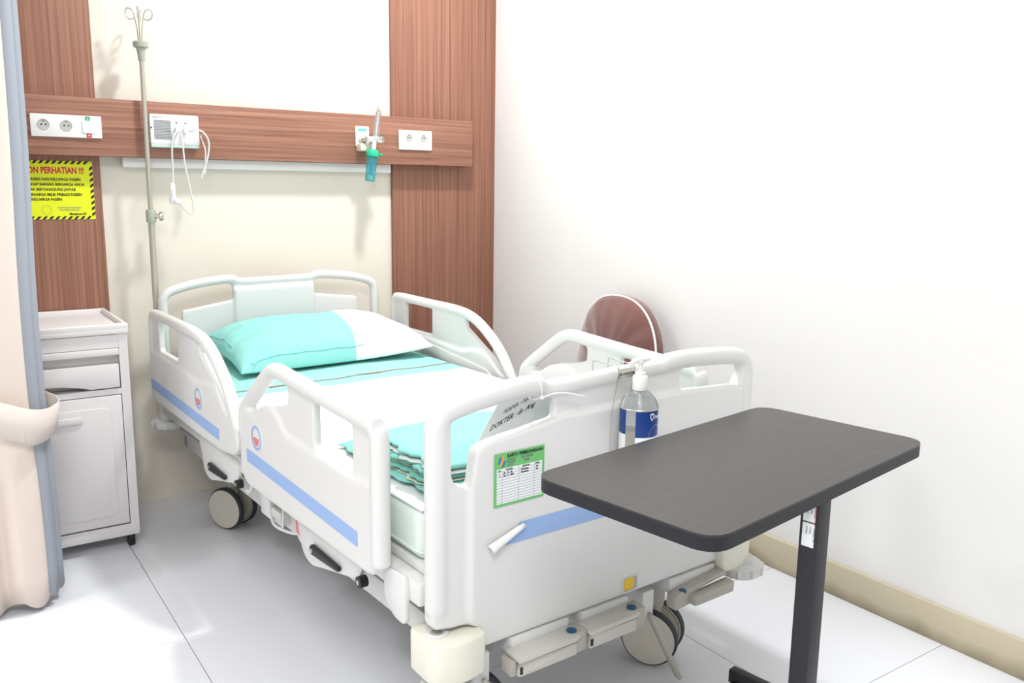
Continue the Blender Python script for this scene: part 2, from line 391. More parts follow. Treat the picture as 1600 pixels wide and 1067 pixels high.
# oxygen flowmeter with humidifier
ox = thing('oxygen_flowmeter', 'oxygen flowmeter with green capped aqua humidifier bottle on the wall rail', 'flowmeter', (-0.71, FY, 1.45))
pp = [box('outlet_plate', (-0.752, FY-0.012, 1.425), (-0.690, FY+.001, 1.508), M_white, None, 0.004),
      box('outlet_label', (-0.744, FY-0.0128, 1.487), (-0.702, FY-0.0118, 1.499), mat('teal_print', (120, 200, 205), 0.5), None, 0),
      box('outlet_base', (-0.748, FY-0.05, 1.405), (-0.688, FY+.001, 1.437), mat('ivory_plastic', (232, 224, 208), 0.5), None, 0.006),
      lathe('probe', [(0, 0), (.019, 0), (.019, .012), (.012, .015), (.012, .05), (0, .05)], M_steel, None, axisM((-0.722, FY-0.01, 1.452), (0, -1, 0)), 24),
      lathe('elbow', [(0, 0), (.012, 0), (.012, .05), (0, .05)], M_white, None, axisM((-0.725, -0.155, 1.452), (1, 0, 0.05)), 16),
      lathe('flow_tube', [(0, 0), (.015, 0), (.015, .012), (.012, .015), (.0115, .11), (.008, .118), (.004, .135), (0, .135)], M_clear, None, axisM((-0.690, -0.160, 1.452), (0.13, -0.03, 1)), 20),
      lathe('flow_scale', [(0, 0), (.004, 0), (.004, .10), (0, .10)], M_white, None, axisM((-0.688, -0.160, 1.468), (0.13, -0.03, 1)), 10),
      lathe('valve_knob', [(0, 0), (.013, 0), (.013, .014), (.010, .017), (0, .017)], M_clear, None, axisM((-0.678, -0.175, 1.452), (0.5, -0.9, 0)), 16),
      lathe('connector', [(0, 0), (.009, 0), (.010, .05), (0, .05)], M_white, None, axisM((-0.699, -0.158, 1.405), (0.13, 0, 1)), 16),
      lathe('bottle_cap', [(0, 0), (.026, 0), (.027, .004), (.0265, .020), (.020, .028), (.008, .031), (0, .031)], M_capg, None, axisM((-0.7045, -0.158, 1.382), (0.13, 0, 1)), 28),
      lathe('humidifier_bottle', [(0, 0), (.017, 0), (.020, .003), (.023, .105), (0, .105)], M_aqua, None, axisM((-0.7175, -0.158, 1.279), (0.125, 0, 1)), 28),
      lathe('filter_stem', [(0, 0), (.006, 0), (.006, .075), (0, .075)], M_fblue, None, axisM((-0.714, -0.1585, 1.302), (0.12, 0, 1)), 12),
      lathe('filter_tip', [(0, 0), (.009, 0), (.009, .012), (.005, .016), (0, .016)], M_white, None, axisM((-0.7155, -0.1585, 1.290), (0.12, 0, 1)), 14),
      tube('outlet_nozzle', [(-0.685, -0.16, 1.392), (-0.668, -0.16, 1.390), (-0.655, -0.16, 1.392)], [.005, .004, .003], M_capg, None, 10)]
in_world(ox, *pp)

# yellow warning notice on the wood strip
nt_ = thing('warning_notice', 'yellow warning notice with black hazard stripe border stuck below the wall rail', 'notice', (-2.02, -0.0225, 1.235))
NX0, NX1, NZ0, NZ1 = -2.29, -1.762, 1.128, 1.336; NY = -0.0228
pp = [box('sheet', (NX0, NY-0.0008, NZ0), (NX1, NY, NZ1), M_yel, None, 0)]
bm = bmesh.new()
def stripe(x, z, dx, dz, hor):
    y = NY-0.0012
    if hor: q = [(x, z), (x+dx, z), (x+dx+.010, z+dz), (x+.010, z+dz)]
    else: q = [(x, z), (x+dz, z+.008), (x+dz, z+.008+dx), (x, z+dx)]
    vs = [bm.verts.new((a_, y, b_)) for a_, b_ in q]; bm.faces.new(vs)
for k in range(25):
    x = NX0+.004+k*.0205
    stripe(x, NZ0, .010, .011, True); stripe(x, NZ1-.011, .010, .011, True)
for k in range(9):
    z = NZ0+.010+k*.0205
    stripe(NX0, z, .010, .011, False); stripe(NX1-.011, z, .010, .011, False)
pp.append(from_bm('hazard_stripes', bm, M_ink, None, False))
def nline(s, x1, z, size, mm, nm='lettering', b=.03, q=.86):
    return text(nm, s, size, wallM(x1, z, NY-0.0012), mm, None, 0.0002, 'RIGHT', 0, b, q)
pp += [nline('MOHON PERHATIAN !!!', -1.790, 1.292, 0.0305, M_dred, 'lettering', .035, .72),
       nline('DEMI KESELAMATAN PASIEN DAN KELUARGA PASIEN', -1.803, 1.266, 0.0135, M_ink),
       nline('WASPADA TERHADAP BARANG BERHARGA ANDA', -1.792, 1.248, 0.0135, M_ink),
       nline('RUMAH SAKIT TIDAK BERTANGGUNG JAWAB', -1.822, 1.230, 0.0135, M_ink),
       nline('BARANG BERHARGA MILIK PRIBADI PASIEN', -1.802, 1.212, 0.0135, M_ink),
       nline('MAUPUN KELUARGA PASIEN', -1.868, 1.195, 0.0135, M_ink),
       nline('Manajemen RS', -1.792, 1.144, 0.0110, M_ink)]
pp.append(lathe('faint_seal', [(.014, 0), (.018, 0), (.018, .0004), (.014, .0004)], mat('faint_seal_ink', (214, 222, 60), .6), None, axisM((-1.920, NY-0.0011, 1.162), (0, -1, 0)), 28))
pp += [nline('Atas Perhatian dan kerjasamanya', -1.808, 1.168, 0.0068, M_gink), nline('kami ucapkan terima kasih', -1.815, 1.160, 0.0068, M_gink)]
for p_ in pp:
    in_world(nt_, p_)

# ---------------------------------------------------------------- bedside cabinet
CX1, CX0, CY0, CY1 = -1.757, -2.24, -0.441, -0.03
cab = thing('bedside_cabinet', 'pale grey plastic bedside cabinet with drawer and door beside the wall', 'cabinet', (-2.0, -0.23, 0))
def B(nm, lo, hi, m_, bev=0.003): 
    o = box(nm, lo, hi, m_, None, bev); in_world(cab, o); return o
bm = bmesh.new()
add_box(bm, (CX0, CY0, 0.075), (CX0+.028, CY1, .770)); add_box(bm, (CX1-.028, CY0, 0.075), (CX1, CY1, .770))
add_box(bm, (CX0+.02, CY1-.012, 0.075), (CX1-.02, CY1, .770))
add_box(bm, (CX0+.02, CY0+.001, .715), (CX1-.02, CY1-.001, .760)); add_box(bm, (CX0+.02, CY0+.001, .555), (CX1-.02, CY1, .575))
add_box(bm, (CX0+.02, CY0+.001, .052), (CX1-.02, CY1, .088)); add_box(bm, (CX0-.001, CY0-.001, .046), (CX1+.001, CY1+.001, .080), .004)
o = from_bm('body', bm, M_cab, None); in_world(cab, o)
# tray top with raised rim
top = B('top_tray', (CX0-.006, CY0-.008, .762), (CX1+.004, CY1+.004, .782), M_cab, .004)
bm = bmesh.new()
for lo, hi in (((CX0-.006, CY0-.008, .775), (CX1+.004, CY0+.010, .797)), ((CX0-.006, CY1-.014, .775), (CX1+.004, CY1+.004, .797)),
               ((CX0-.0055, CY0-.004, .776), (CX0+.012, CY1, .7966)), ((CX1-.012, CY0-.004, .776), (CX1+.0036, CY1, .7966))):
    add_box(bm, lo, hi, .005, 3)
o = from_bm('tray_rim', bm, M_cab, None); in_world(cab, o)
B('pull_out_shelf', (CX0+.03, CY0-.004, .690), (CX1-.0285, CY0+.30, .713), M_cab, .004)
B('shelf_recess', (CX0+.03, CY0+.030, .655), (CX1-.020, CY0+.038, .692), M_cab, .001)
# drawer front with curved finger cut at the lower edge
zt_, zb_ = .660, .580
cx = (CX0+CX1)/2
pts = [(CX0+.031, zt_), (CX1-.033, zt_), (CX1-.033, zb_), (cx+.12, zb_)]
pts += [(cx+.12-.24*k/12, zb_+.020*math.sin(PI*k/12)) for k in range(1, 12)]
pts += [(cx-.12, zb_), (CX0+.031, zb_)]
dr = prism('drawer', pts, CY0-.006, CY0+.018, fXZ, M_cab, None, .002); in_world(cab, dr)
B('drawer_recess', (CX0+.03, CY0+.050, .576), (CX1-.024, CY0+.06, .665), M_cab, .001)
door = B('door', (CX0+.031, CY0-.006, .095), (CX1-.031, CY0+.012, .552), M_cab, .003)
dp = prism('door_panel', round_poly([(CX0+.065, .13), (CX1-.065, .13), (CX1-.065, .515), (CX0+.065, .515)], .03), CY0-.0105, CY0-.004, fXZ, M_cab, None, .003)
dh = prism('door_handle', round_poly([(CX0+.10, .470), (CX1-.155, .470), (CX1-.155, .492), (CX0+.10, .492)], .011), CY0-.0165, CY0-.009, fXZ, M_cab, None, .002)
for q in (dp, dh):
    q.parent = door; q.matrix_parent_inverse = Matrix.Identity(4)
for x in (CX0+.035, CX1-.025):
    for y in (CY0+.03, CY1-.04):
        cs = box('caster', (x-.012, y-.018, 0.0), (x+.012, y+.018, .048), M_blk, None, .008); in_world(cab, cs)

# ---------------------------------------------------------------- curtain
cu = thing('curtain', 'pale pink privacy curtain with blue grey edge tied back at the left', 'curtain', (-2.3, -0.76, 0))
def cloth(name, path, zf0, zf1, m_, nz=36, jit=0.004, thick=0.002, tie=True, seed=0):
    P = catmull([(p[0], p[1], 0) for p in path], 6)
    bm = bmesh.new(); rows = []
    for j in range(nz+1):
        t = j/nz; row = []
        for i, p in enumerate(P):
            z0 = zf0(i/len(P)); z = z0+(zf1-z0)*t
            x, y = p.x, p.y
            if tie:
                k = math.exp(-((z-.58)/.22)**2)
                y = -0.75+(y+.75)*(1-.35*k)
                x = x-0.006*k-0.012*math.exp(-((z-.90)/.35)**2)
            nn = noise.noise(Vector((x*9+seed, y*9, z*1.3)))
            row.append(bm.verts.new((x+nn*jit*.6, y+nn*jit*1.5, z)))
        rows.append(row)
    for j in range(nz):
        for i in range(len(P)-1): bm.faces.new((rows[j][i], rows[j][i+1], rows[j+1][i+1], rows[j+1][i]))
    me = bpy.data.meshes.new(name); bm.to_mesh(me); bm.free()
    o = link_mesh(name, me, m_, None, True, 180)
    s = o.modifiers.new('thickness', 'SOLIDIFY'); s.thickness = thick
    in_world(cu, o); return o
pp = []
x = -2.95; k = 0
while x < -2.14:
    pp.append((x, -0.765-(0.028 if k % 2 else -0.006))); x += 0.042+0.012*math.sin(k*1.7); k += 1
pp += [(-2.135, -.800), (-2.105, -.792), (-2.085, -.782), (-2.078, -.768)]
cloth('drape', pp, lambda s: .035+.012*math.sin(s*40)-.01*s, 2.90, M_pink, seed=2)
cloth('lining', [(-2.105, -.760), (-2.080, -.772), (-2.062, -.768), (-2.050, -.748), (-2.055, -.735), (-2.040, -.725), (-2.030, -.708), (-2.036, -.692), (-2.07, -.690), (-2.14, -.700), (-2.25, -.690), (-2.4, -.70), (-2.6, -.69), (-2.9, -.70)],
      lambda s: .040+.006*math.sin(s*30), 2.90, M_cgrey, seed=5)
# tie band: loop round the drape
bp_ = [(-2.95, -.835, .70), (-2.6, -.83, .675), (-2.35, -.825, .665), (-2.2, -.822, .645), (-2.10, -.815, .606), (-2.055, -.795, .595), (-2.022, -.765, .600), (-2.012, -.735, .608), (-2.03, -.69, .618), (-2.08, -.665, .628), (-2.3, -.66, .65), (-2.6, -.66, .67), (-2.95, -.66, .70)]
bp_ = [(a_, b_, c_+.022) for a_, b_, c_ in bp_]
P = catmull(bp_, 6); bm = bmesh.new(); A = []
for i, p in enumerate(P):
    s = i/(len(P)-1)
    h = .105 if p.x < -2.08 else .105-.02*(p.x+2.08)/.068
    A.append((bm.verts.new(p), bm.verts.new(p+Vector((-.004, .004, -h*.5))), bm.verts.new(p+Vector((-.010 if p.x > -2.1 else 0, .003, -h)))))
for a_, b_ in zip(A, A[1:]):
    bm.faces.new((a_[0], b_[0], b_[1], a_[1])); bm.faces.new((a_[1], b_[1], b_[2], a_[2]))
me = bpy.data.meshes.new('tie_band'); bm.to_mesh(me); bm.free()
o = link_mesh('tie_band', me, M_band, None, True, 180); s_ = o.modifiers.new('thickness', 'SOLIDIFY'); s_.thickness = .003; in_world(cu, o)
# track
tag(box('curtain_track', (ROOM_X0+.01, -0.77, 2.905), (-0.9, -0.73, 2.949), M_white, None, .002), 'white ceiling track carrying the pink curtain', 'curtain track')

# ---------------------------------------------------------------- hospital bed (local frame: x across, y towards the head, z up)
TH = 0.042
bed = thing('hospital_bed', 'white hospital bed with moulded side rails, footboard and twin wheel casters', 'bed', (-1.05, -2.11, 0), TH)
# footboard
def foot_bend(co):
    a_ = max(0, -co.x-.37)
    return Vector((co.x, co.y+.5*a_*a_, co.z))
bm = bmesh.new()
def add_poly(pts, y0, y1, r=.012):
    add_prism(bm, round_poly(pts, r), y0, y1, fXZ)
# front lower panel
add_poly([(-.362, .302, .02), (.468, .302, .02), (.468, .36, .01), (.468, .765, .02), (.43, .772), (.245, .782), (-.155, .776), (-.335, .752, .02), (-.372, .742, .03), (-.385, .655, .01), (-.385, .36, .01), (-.362, .35, .005)], -.006, .030)
# wings
add_poly([(-.468, .368), (-.37, .358), (-.37, .655, .005), (-.424, .675, .02), (-.424, .80, .01), (-.468, .80, .01)], .004, .044)
add_poly([(.514, .320), (.46, .320), (.46, .765), (.476, .80), (.514, .80)], .004, .044)
# recessed centre
add_poly([(-.158, .76, .005), (.240, .76, .005), (.240, .85, .005), (-.158, .84, .005)], .010, .034)
R = .0235
add_tube(bm, catmull([(-.451, .022, .40), (-.451, .022, .60), (-.451, .022, .76), (-.450, .022, .795), (-.438, .022, .817), (-.40, .022, .830), (-.32, .022, .842), (-.24, .022, .850), (-.19, .022, .848)], 5), R, 14)
add_tube(bm, [(-.215, .022, .846), (-.16, .022, .835), (0, .022, .842), (.18, .022, .846), (.22, .022, .850)], .0205, 14)
add_tube(bm, catmull([(.19, .022, .852), (.25, .022, .855), (.33, .022, .853), (.44, .022, .844), (.482, .022, .830), (.495, .022, .80), (.496, .022, .76), (.496, .022, .55), (.496, .022, .36)], 5), R, 14)
fb = moulded('footboard', bm, M_bed, bed, .0045, 9, foot_bend)
def decal(name, pts, y, m_, parent, t=.0012):
    return prism(name, pts, y-t, y+.0006, fXZ, m_, parent)
FB = -.0064   # footboard front surface after smoothing
decal('blue_strip', [(-.300, .520), (.425, .520), (.425, .563), (-.262, .563)], FB, M_blue, fb)
# peeled end of the strip, curling
pk = []
for k in range(9):
    a_ = k/8*PI*1.5; pk.append((.011*math.sin(a_), .011*(1-math.cos(a_))))
bm = bmesh.new(); rows = []
for j in range(8):
    t = j/7; x0 = -.345+.090*t; z0 = .524+.034*t
    rows.append([bm.verts.new((x0-q[0]*.5*(1-.5*t), FB-.002-q[1]*.8*(1-.4*t), z0+q[0]*.9*(1-.5*t))) for q in pk])
for j in range(7):
    for k in range(8): bm.faces.new((rows[j][k], rows[j][k+1], rows[j+1][k+1], rows[j+1][k]))
o = from_bm('peeled_strip', bm, M_white, fb, True, 180); o.modifiers.new('t', 'SOLIDIFY').thickness = .0008
# indicator window
yw = prism('window_surround', [(.050, .308), (.104, .308), (.104, .348), (.050, .348)], FB-.0012, FB+.002, fXZ, M_bedg, fb)
prism('window_recess', [(.056, .312), (.099, .312), (.099, .344), (.056, .344)], FB-.0018, FB, fXZ, M_grey, fb)
prism('yellow_indicator', [(.056, .316), (.085, .316), (.085, .344), (.056, .344)], FB-.0024, FB-.001, fXZ, M_yel2, fb)

# headboard
bm = bmesh.new()
Y = 1.955
def add_polyh(pts, y0, y1, r=.012): add_prism(bm, round_poly(pts, r), y0, y1, fXZ)
add_polyh([(-.376, .40), (.36, .40), (.36, .795), (.162, .82, .004), (.162, .885), (-.178, .885), (-.178, .815, .004), (-.376, .785)], Y+.006, Y+.026)
add_polyh([(-.174, .40), (.158, .40), (.158, .862), (-.174, .858)], Y-.006, Y+.016, .008)
add_polyh([(-.46, .40), (.462, .40), (.462, .50), (-.46, .50)], Y, Y+.03)
for s in (-1, 1):
    add_tube(bm, catmull([(s*.443, Y+.015, .42), (s*.443, Y+.015, .65), (s*.443, Y+.015, .80), (s*.438, Y+.015, .838), (s*.41, Y+.015, .862), (s*.32, Y+.015, .884), (s*.21, Y+.015, .896), (s*.165, Y+.015, .895)], 5), .0185, 12)
add_tube(bm, [(-.19, Y+.015, .892), (-.13, Y+.015, .884), (.13, Y+.015, .887), (.19, Y+.015, .894)], .016, 12)
hb_ = moulded('headboard', bm, M_bed, bed, .0055, 6)

# side rails: outline in (y, z), mirrored for the two sides
def side_rail(kind, s):
    bm = bmesh.new()
    F = lambda p, q, a_: (a_, p, q)
    u = s*.5
    if kind == 'foot':
        pan = [(.16, .435, .04), (.93, .425, .04), (.975, .455, .02), (.972, .53, .01), (.985, .62, .02), (.93, .645, .01), (.86, .648, .01), (.815, .676), (.76, .692), (.69, .705, .02), (.630, .722), (.630, .785, .005), (.478, .78, .005), (.478, .648, .012), (.275, .633, .012), (.275, .76, .005), (.16, .76)]
        add_prism(bm, round_poly(pan, .012), u-.0105, u+.0105, F)
        add_prism(bm, round_poly([(.16, .435, .04), (.93, .425, .04), (.975, .455, .02), (.972, .53, .01), (.985, .62, .02), (.93, .645, .01), (.86, .648, .01), (.815, .676), (.76, .692), (.70, .684, .03), (.64, .638, .03), (.275, .633, .012), (.16, .64)], .012), u-.018, u+.018, F)
        path = [(.168, .46), (.168, .60), (.168, .735), (.178, .762), (.205, .768), (.45, .778), (.66, .789), (.725, .789), (.775, .770), (.87, .705), (.945, .650), (.962, .62), (.962, .57)]
        rr = .0215
    else:
        pan = [(1.905, .475, .02), (1.15, .465, .05), (1.03, .482, .03), (.99, .51, .02), (1.0, .575, .01), (1.055, .59), (1.10, .605), (1.17, .658), (1.285, .716), (1.325, .735), (1.335, .785, .004), (1.567, .785, .004), (1.567, .672, .01), (1.785, .672, .01), (1.785, .78, .004), (1.905, .78)]
        add_prism(bm, round_poly(pan, .012), u-.0105, u+.0105, F)
        add_prism(bm, round_poly([(1.905, .475, .02), (1.15, .465, .05), (1.03, .482, .03), (.99, .51, .02), (1.0, .575, .01), (1.055, .59), (1.10, .603), (1.17, .655, .03), (1.25, .662, .03), (1.345, .640, .03), (1.59, .655), (1.905, .66)], .012), u-.018, u+.018, F)
        path = [(1.885, .50), (1.885, .62), (1.885, .755), (1.875, .783), (1.845, .795), (1.60, .794), (1.40, .792), (1.29, .777), (1.20, .738), (1.11, .675), (1.045, .595), (1.012, .53)]
        rr = .0195
    add_tube(bm, catmull([(u, p, q) for p, q in path], 5), rr, 14)
    # hinge pockets on the inside
    o = moulded('side_rail', bm, M_bed, bed, .005, 7)
    xo = u+s*.0183
    FF = lambda p, q, a_: (a_, p, q)
    if kind == 'foot': st = [(.243, .482), (.243, .517), (.915, .537), (.915, .500)]; bc = (.835, .585)
    else: st = [(1.15, .500), (1.15, .536), (1.893, .556), (1.893, .520)]; bc = (1.335, .592)
    prism('blue_strip', st, min(xo-s*.002, xo+s*.0008), max(xo-s*.002, xo+s*.0008), FF, M_blue, o)
    bd = lathe('badge', [(0, 0), (.041, 0), (.041, .0022), (0, .0026)], M_bed, o, axisM((xo-s*.001, bc[0], bc[1]), (s, 0, 0)), 32)
    lathe('badge_ring', [(.027, .0), (.0345, 0), (.0345, .0012), (.027, .0012)], M_blue, o, axisM((xo+s*.001, bc[0], bc[1]), (s, 0, 0)), 32)
    pts = [(bc[0]+.019*math.cos(t_), bc[1]+.022*math.sin(t_)) for t_ in [PI+PI*k/12 for k in range(13)]]
    xb = xo+s*.0014
    prism('badge_print', pts, min(xb, xb+s*.001), max(xb, xb+s*.001), FF, M_salmon, o)
    # recessed rib on inner face
    xi = u-s*.0175
    if kind == 'head':
        prism('inner_panel', round_poly([(1.62, .585), (1.16, .545), (1.13, .575), (1.17, .60), (1.60, .640), (1.64, .62)], .015), min(xi, xi-s*.006), max(xi, xi-s*.006), FF, M_bed, o, .002)
    return o
for s in (-1, 1):
    side_rail('foot', s); side_rail('head', s)
# rail hinge brackets, gas struts
def bracket(dy, s):
    u0, u1 = s*.470, s*.482
    FF = lambda p, q, a_: (a_, p, q)
    o = prism('rail_bracket', round_poly([(.30+dy, .385), (.33+dy, .362), (.52+dy, .318), (.58+dy, .302, .03), (.635+dy, .318, .03), (.665+dy, .40, .01), (.665+dy, .44), (.30+dy, .44)], .02), min(u0, u1), max(u0, u1), FF, M_bed, bed, .003)
    prism('bracket_flange', round_poly([(.665+dy, .44), (.735+dy, .44), (.725+dy, .37, .03), (.70+dy, .325, .03), (.655+dy, .318), (.635+dy, .35)], .012), min(s*.440, s*.466), max(s*.440, s*.466), FF, M_bed, bed, .004)
    prism('red_latch', round_poly([(.672+dy, .345), (.70+dy, .350), (.705+dy, .385), (.678+dy, .385)], .006), min(s*.464, s*.470), max(s*.464, s*.470), FF, M_salmon, bed, .001)
    bar = prism('gas_strut', round_poly([(.40+dy, .355), (.555+dy, .345), (.565+dy, .358), (.555+dy, .372), (.40+dy, .367)], .005), min(s*.484, s*.494), max(s*.484, s*.494), FF, M_blk, bed, .002)
    lathe('bolt', [(0, 0), (.006, 0), (.006, .003), (0, .004)], M_steel, bar, axisM((s*.493, .548+dy, .358), (s, 0, 0)), 14)
    tb = lathe('pivot', [(0, 0), (.014, 0), (.014, .02), (0, .02)], M_blk, bed, axisM((s*.474, .293+dy, .372), (s, 0, 0)), 18)
    lathe('bolt', [(0, 0), (.006, 0), (.006, .003), (0, .004)], M_steel, tb, axisM((s*.493, .293+dy, .372), (s, 0, 0)), 14)
for s in (-1, 1):
    bracket(0, s); bracket(.80, s)
# frames
bm = bmesh.new()
for s in (-1, 1): add_box(bm, (s*.455-.022, .05, .405), (s*.455+.022, 1.93, .455), .006)
for y in (.07, .55, 1.05, 1.5, 1.9): add_box(bm, (-.45, y-.02, .41), (.45, y+.02, .45), .004)
from_bm('platform_frame', bm, M_bedg, bed)
o = box('mattress_base', (-.445, .06, .455), (.445, 1.92, .478), M_bedg, bed, .006)
bm = bmesh.new()
for s in (-1, 1): add_box(bm, (s*.40-.02, .06, .285), (s*.40+.02, 1.92, .345), .006)
for y in (.085, 1.85): add_box(bm, (-.42, y-.025, .285), (.42, y+.025, .335), .006)
add_box(bm, (-.03, .1, .33), (.03, .2, .42)); add_box(bm, (-.40, .4, .30), (.40, .44, .34), .004); add_box(bm, (-.40, 1.3, .30), (.40, 1.34, .34), .004)
for y in (.5, 1.45):
    for s in (-1, 1): add_box(bm, (s*.40-.012, y-.03, .33), (s*.40+.012, y+.03, .42), .003)
from_bm('base_frame', bm, M_bedg, bed)
for s in (-1, 1):
    prism('mattress_retainer', round_poly([(.09, .46), (.185, .455), (.18, .38), (.14, .352), (.09, .35)], .02), min(s*.476, s*.488), max(s*.476, s*.488), fYZ, M_bed, bed, .003)
# corner housings + bumpers at the foot, bumpers at the head
for s in (-1, 1):
    ox_ = .032 if s > 0 else 0
    h = prism('corner_housing', round_poly([(s*.360+ox_, -.028, .012), (s*.425+ox_, -.045, .04), (s*.488+ox_, -.020, .05), (s*.485+ox_, .085, .02), (s*.360+ox_, .085, .01)], .02), .262+ox_*.5, .353, fXY, mat('ivory_housing', (236, 233, 218), .3) if s < 0 else bpy.data.materials['ivory_housing'], bed, .006, 3)
    lathe('socket_ring', [(.013, -.004), (.013, .002), (.020, .004), (.025, .001), (.025, -.002)], M_bedg, h, axisM((s*.450+ox_, .025, .354), (0, 0, 1)), 28)
    lathe('socket_hole', [(0, 0), (.0135, 0), (.0135, .001), (0, .001)], M_grey, h, axisM((s*.450+ox_, .025, .3535), (0, 0, 1)), 20)
    for y, z in ((-.012, .215+ox_*1.1), (1.945, .345)):
        ox_ = ox_ if y < 1 else 0
        prof = [(0, 0), (.052, 0), (.060, .006), (.062, .018), (.060, .030), (.052, .036), (0, .036)]
        b_ = lathe('bumper_wheel', prof, M_bedg, bed, Matrix.Translation((s*.452+ox_, y, z)), 36)
        for k in range(10):
            a_ = 2*PI*k/10
            cx_, cy_ = s*.452+ox_+.0605*math.cos(a_), y+.0605*math.sin(a_)
            box('grip_rib', (cx_-.005, cy_-.005, z+.007), (cx_+.005, cy_+.005, z+.029), M_bedg, b_, .002, 1)
        lathe('bumper_post', [(0, 0), (.034, 0), (.034, .065 if y > 1 else .014), (0, .065 if y > 1 else .014)], M_bedg, bed, Matrix.Translation((s*.452+ox_, y, z+.034)), 24)
        if y > 1: box('bumper_arm', (min(s*.44, s*.38), 1.87, z+.05), (max(s*.44, s*.38), 1.955, z+.09), M_bedg, bed, .004)
lathe('pole_socket', [(.0125, 0), (.019, 0), (.020, .004), (.020, .066), (.018, .070), (.0125, .070)], M_bedg, bed, Matrix.Translation((-.454, 2.0165, .39)), 24)
box('socket_bracket', (-.462, 1.975, .405), (-.446, 2.0, .445), M_bedg, bed, .003)
# casters
ax = Matrix.Rotation(-TH, 3, 'Z') @ Vector((.82, .50, 0)).normalized()
for (cx_, cy_) in ((-.30, .12), (.30, .12), (-.305, 1.695), (.305, 1.695)):
    st = lathe('caster_stem', [(0, .285), (.050, .285), (.052, .28), (.052, .232), (.046, .226), (.030, .224), (.028, .17), (.024, .155), (0, .155)], M_grey, bed, Matrix.Translation((cx_, cy_, 0)), 28)
    fk = lathe('fork', [(0, -.018), (.030, -.018), (.034, 0), (.030, .018), (0, .018)], M_grey, bed, axisM((cx_, cy_, .080), ax), 24)
    box('fork_arm', (cx_-.016, cy_-.016, .08), (cx_+.016, cy_+.016, .165), M_grey, bed, .005)
    for s in (-1, 1):
        c_ = Vector((cx_, cy_, .0785))+ax*s*.036
        wh = lathe('wheel', [(.058, -.012), (.0725, -.013), (.078, -.007), (.078, .007), (.0725, .013), (.058, .012)], M_rub, bed, axisM(c_, ax*s), 40)
        lathe('wheel_disc', [(.0, -.012), (.066, -.0125), (.072, -.0133), (.072, .0133), (.066, .0155), (.02, .017), (0, .017)], M_hub, wh, axisM(c_, ax*s), 40)
# crank handles folded below the footboard
for k, (u0, u1) in enumerate(((-.292, -.098), (-.090, .090), (.205, .405))):
    if k < 2:
        c_ = prism('crank_handle', round_poly([(u0, .232), (u1-.03, .232), (u1-.03, .262), (u0+.005, .266)], .006), -.052, -.016, fXZ, M_crank, bed, .004)
        prism('crank_lip', [(u0-.006, .272), (u1-.045, .272), (u1-.030, .279), (u1-.030, .284), (u0-.006, .282)], -.062, -.010, fXZ, M_crank, c_, .001)
        box('crank_end', (u1-.032, -.050, .234), (u1, -.006, .284), M_grey, c_, .004)
        box('crank_hub', (u0-.016, -.045, .236), (u0-.002, -.006, .270), M_grey, c_, .002)
        lathe('blue_cap', [(0, 0), (.012, 0), (.012, .004), (.008, .006), (0, .006)], M_dblue, c_, axisM((u1-.034, -.035, .283), (0, 0, 1)), 16)
        box('slot', (u0+.002, -.0535, .240), (u0+.009, -.0518, .256), M_ink, c_, 0)
    else:
        c_ = prism('crank_handle', round_poly([(u0+.05, .236), (u1, .236), (u1, .268), (u0+.05, .262)], .008), -.062, -.030, fXZ, M_grey, bed, .006)
        prism('crank_arm', round_poly([(u0, .230), (u0+.07, .236), (u0+.08, .266), (u1-.01, .276), (u1-.01, .290), (u0, .272)], .008), -.040, -.008, fXZ, M_grey, c_, .004)
        lathe('blue_cap', [(0, 0), (.011, 0), (.011, .004), (.008, .006), (0, .006)], M_dblue, c_, axisM((u0+.035, -.030, .270), (0, 0, 1)), 16)
    box('crank_mount', (u0+.01, -.010, .262), (u1-.02, .07, .300), M_bedg, bed, .003)
for (x0_, x1_) in ((.150, .252), (-.352, -.250)):
    d_ = Vector((x1_-x0_, -.02, -.205)).normalized()
    bm = bmesh.new()
    L = 0.225
    q = d_.to_track_quat('Z', 'Y').to_matrix()
    add_box(bm, (-.012, -.006, 0), (.012, .006, L), .005, 3)
    for v in bm.verts: v.co = q @ v.co + Vector((x0_, -.004, .228))
    from_bm('brake_lever', bm, M_grey, bed)
    box('lever_mount', (x0_-.02, .0, .215), (x0_+.02, .10, .285), M_bedg, bed, .004)
# things under the left side: hook, actuator, wire rack
tube('drainage_hook', [(-.46, 1.035, .40), (-.465, 1.03, .385), (-.468, 1.035, .368), (-.468, 1.055, .355), (-.468, 1.07, .355)], .006, M_bedg, bed, 10, 5)
box('actuator_housing', (-.455, .93, .305), (-.405, 1.0, .40), M_bed, bed, .006)
box('actuator_cap', (-.45, .86, .305), (-.40, .93, .345), M_bedg, bed, .004)
bm = bmesh.new()
for pts_ in ([(-.44, .96, .325), (-.45, .93, .315), (-.465, .86, .312), (-.455, .76, .322), (-.43, .73, .33), (-.40, .75, .335)], [(-.460, .82, .315), (-.455, .825, .345), (-.45, .83, .40)], [(-.44, .96, .325), (-.40, .96, .325), (-.38, .76, .33), (-.40, .75, .335)]):
    add_tube(bm, catmull(pts_, 4), .0042, 8)
from_bm('wire_rack', bm, M_bedg, bed)

# ---------------------------------------------------------------- things on the bed
def Lw(u, v, z): return Matrix.Rotation(TH, 4, 'Z') @ Vector((u, v, z)) + Vector((-1.05, -2.11, 0))
def bthing(name, label, cat, u, v, z, rz=0):
    return thing(name, label, cat, Lw(u, v, z), TH+rz)
